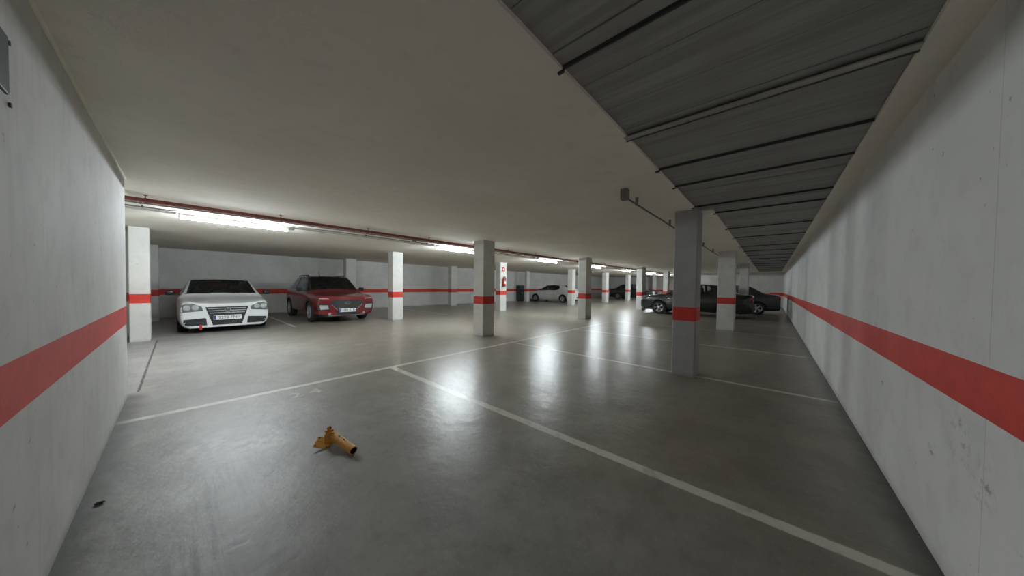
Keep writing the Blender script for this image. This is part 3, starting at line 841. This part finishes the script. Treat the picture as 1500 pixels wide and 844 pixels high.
RED = dict(name='car', L=4.17, W=1.80, H=1.55, zb=.23, hood_front=.85, nose_top=.81, cowl=1.12, cowl_z=.99, roof_front=1.80, roof_rear=3.45, rear_base=3.98, tail_z=1.10,
           axle_f=.85, axle_r=3.45, wheel_r=.335, paint='car_red', details=det_red, mirror='roof_black', belt_rear=1.07, roof_hw=.64, roof_black=True, cladding=True, nose_w=.89, wing=.06, quarter=True, c_pillar=3.15)

def det_common(k):
    patch, both, mir, plate, surf, root = (k[a] for a in ('patch', 'both', 'mir', 'plate', 'surf', 'root'))
    patch([(-.42, .76), (-.34, .46), (.34, .46), (.42, .76)], 'f', .004, .03, ('black_plastic',), 'grille')
    both(lambda s: patch(mir([(.47, .66), (.76, .63), (.805, .69), (.80, .77), (.70, .81), (.50, .76)], s), 'f', .008, .03, ('lamp',), 'headlight'))
    both(lambda s: patch(mir([(.45, .26), (.76, .26), (.76, .34), (.48, .36)], s), 'f', .008, .02, ('silver',), 'bumper_trim'))
    patch([(-.38, .24), (.38, .24), (.42, .36), (-.42, .36)], 'f', .004, .02, ('black_plastic',), 'lower_intake')
    tailset(k, .9, [(.50, .74), (.80, .74), (.78, .88), (.55, .88)])
SEDAN = dict(name='car', L=4.45, W=1.76, H=1.46, zb=.20, hood_front=.84, nose_top=.80, cowl=1.20, cowl_z=1.0, roof_front=1.95, roof_rear=3.20, rear_base=3.86, tail_z=1.03,
             axle_f=.88, axle_r=3.52, wheel_r=.32, details=det_common, belt_rear=1.0, roof_hw=.58, nose_w=.82)
def variant(base, **kw):
    d = dict(base); d.update(kw); return d
PI = math.pi
car('white hatchback facing the camera, parked between the left pillar and the red car', 'car', (.83, 10.50+4.25/2, 0), -PI/2, WHITE)
car('deep red small crossover with a black roof parked beside the white car', 'car', (3.70, 10.55+4.17/2, 0), -PI/2, RED)
car('far white hatchback parked nose to the back wall, beyond the middle pillar', 'car', (20.3, 15.45-4.1/2, 0), PI/2,
    variant(WHITE, L=4.1, details=det_common, belt_rear=.98))
car('glossy black saloon parked sideways behind the two pillars on the right', 'car', (16.28, 4.98-4.45/2, 0), PI/2, variant(SEDAN, paint='car_green'))
car('dark grey saloon parked beyond the black saloon, close to the right wall', 'car', (19.7, -.36+4.4/2, 0), PI/2,
    variant(SEDAN, L=4.4, paint='car_grey', rear_base=3.75, tail_z=1.0))
car('far dark car parked at the end of the hall between thin pillars', 'car', (31.0, 12.9-4.45/2, 0), -PI/2, variant(SEDAN, paint='car_black', H=1.6, cowl_z=1.05, tail_z=1.08, belt_rear=1.06))

# ------------------------------------------------------------------ camera, world, view
f = 430.5; yaw = .7223; pitch = -.0228; roll = .0131; cx = 750.4; cy = 427.7
F = Vector((math.cos(yaw)*math.cos(pitch), math.sin(yaw)*math.cos(pitch), math.sin(pitch)))
R0 = Vector((math.sin(yaw), -math.cos(yaw), 0)); U0 = R0.cross(F)
R = R0*math.cos(roll)+U0*math.sin(roll); U = U0*math.cos(roll)-R0*math.sin(roll)
cd = bpy.data.cameras.new('camera'); cam = bpy.data.objects.new('camera', cd); COL.objects.link(cam)
mw = Matrix((( R.x, U.x, -F.x, 0), (R.y, U.y, -F.y, 0), (R.z, U.z, -F.z, 1.3), (0, 0, 0, 1)))
cam.matrix_world = mw
cd.sensor_fit = 'HORIZONTAL'; cd.sensor_width = 36; cd.lens = f/1500*36
cd.shift_x = -(cx-750)/1500; cd.shift_y = (cy-422)/1500; cd.clip_start = .03; cd.clip_end = 200
sc.camera = cam
w = bpy.data.worlds.new('World'); sc.world = w; w.use_nodes = True
w.node_tree.nodes['Background'].inputs[0].default_value = (.5, .55, .6, 1); w.node_tree.nodes['Background'].inputs[1].default_value = .0
vs_ = sc.view_settings; vs_.view_transform = 'Standard'; vs_.look = 'None'; vs_.gamma = 1; vs_.use_curve_mapping = False
vs_.exposure = 2.18
cy_ = sc.cycles; cy_.max_bounces = 14; cy_.diffuse_bounces = 10; cy_.glossy_bounces = 6; cy_.transparent_max_bounces = 12; cy_.transmission_bounces = 6
cy_.use_denoising = True; cy_.sample_clamp_indirect = 6;
try: cy_.denoiser = 'OPENIMAGEDENOISE'
except Exception: pass
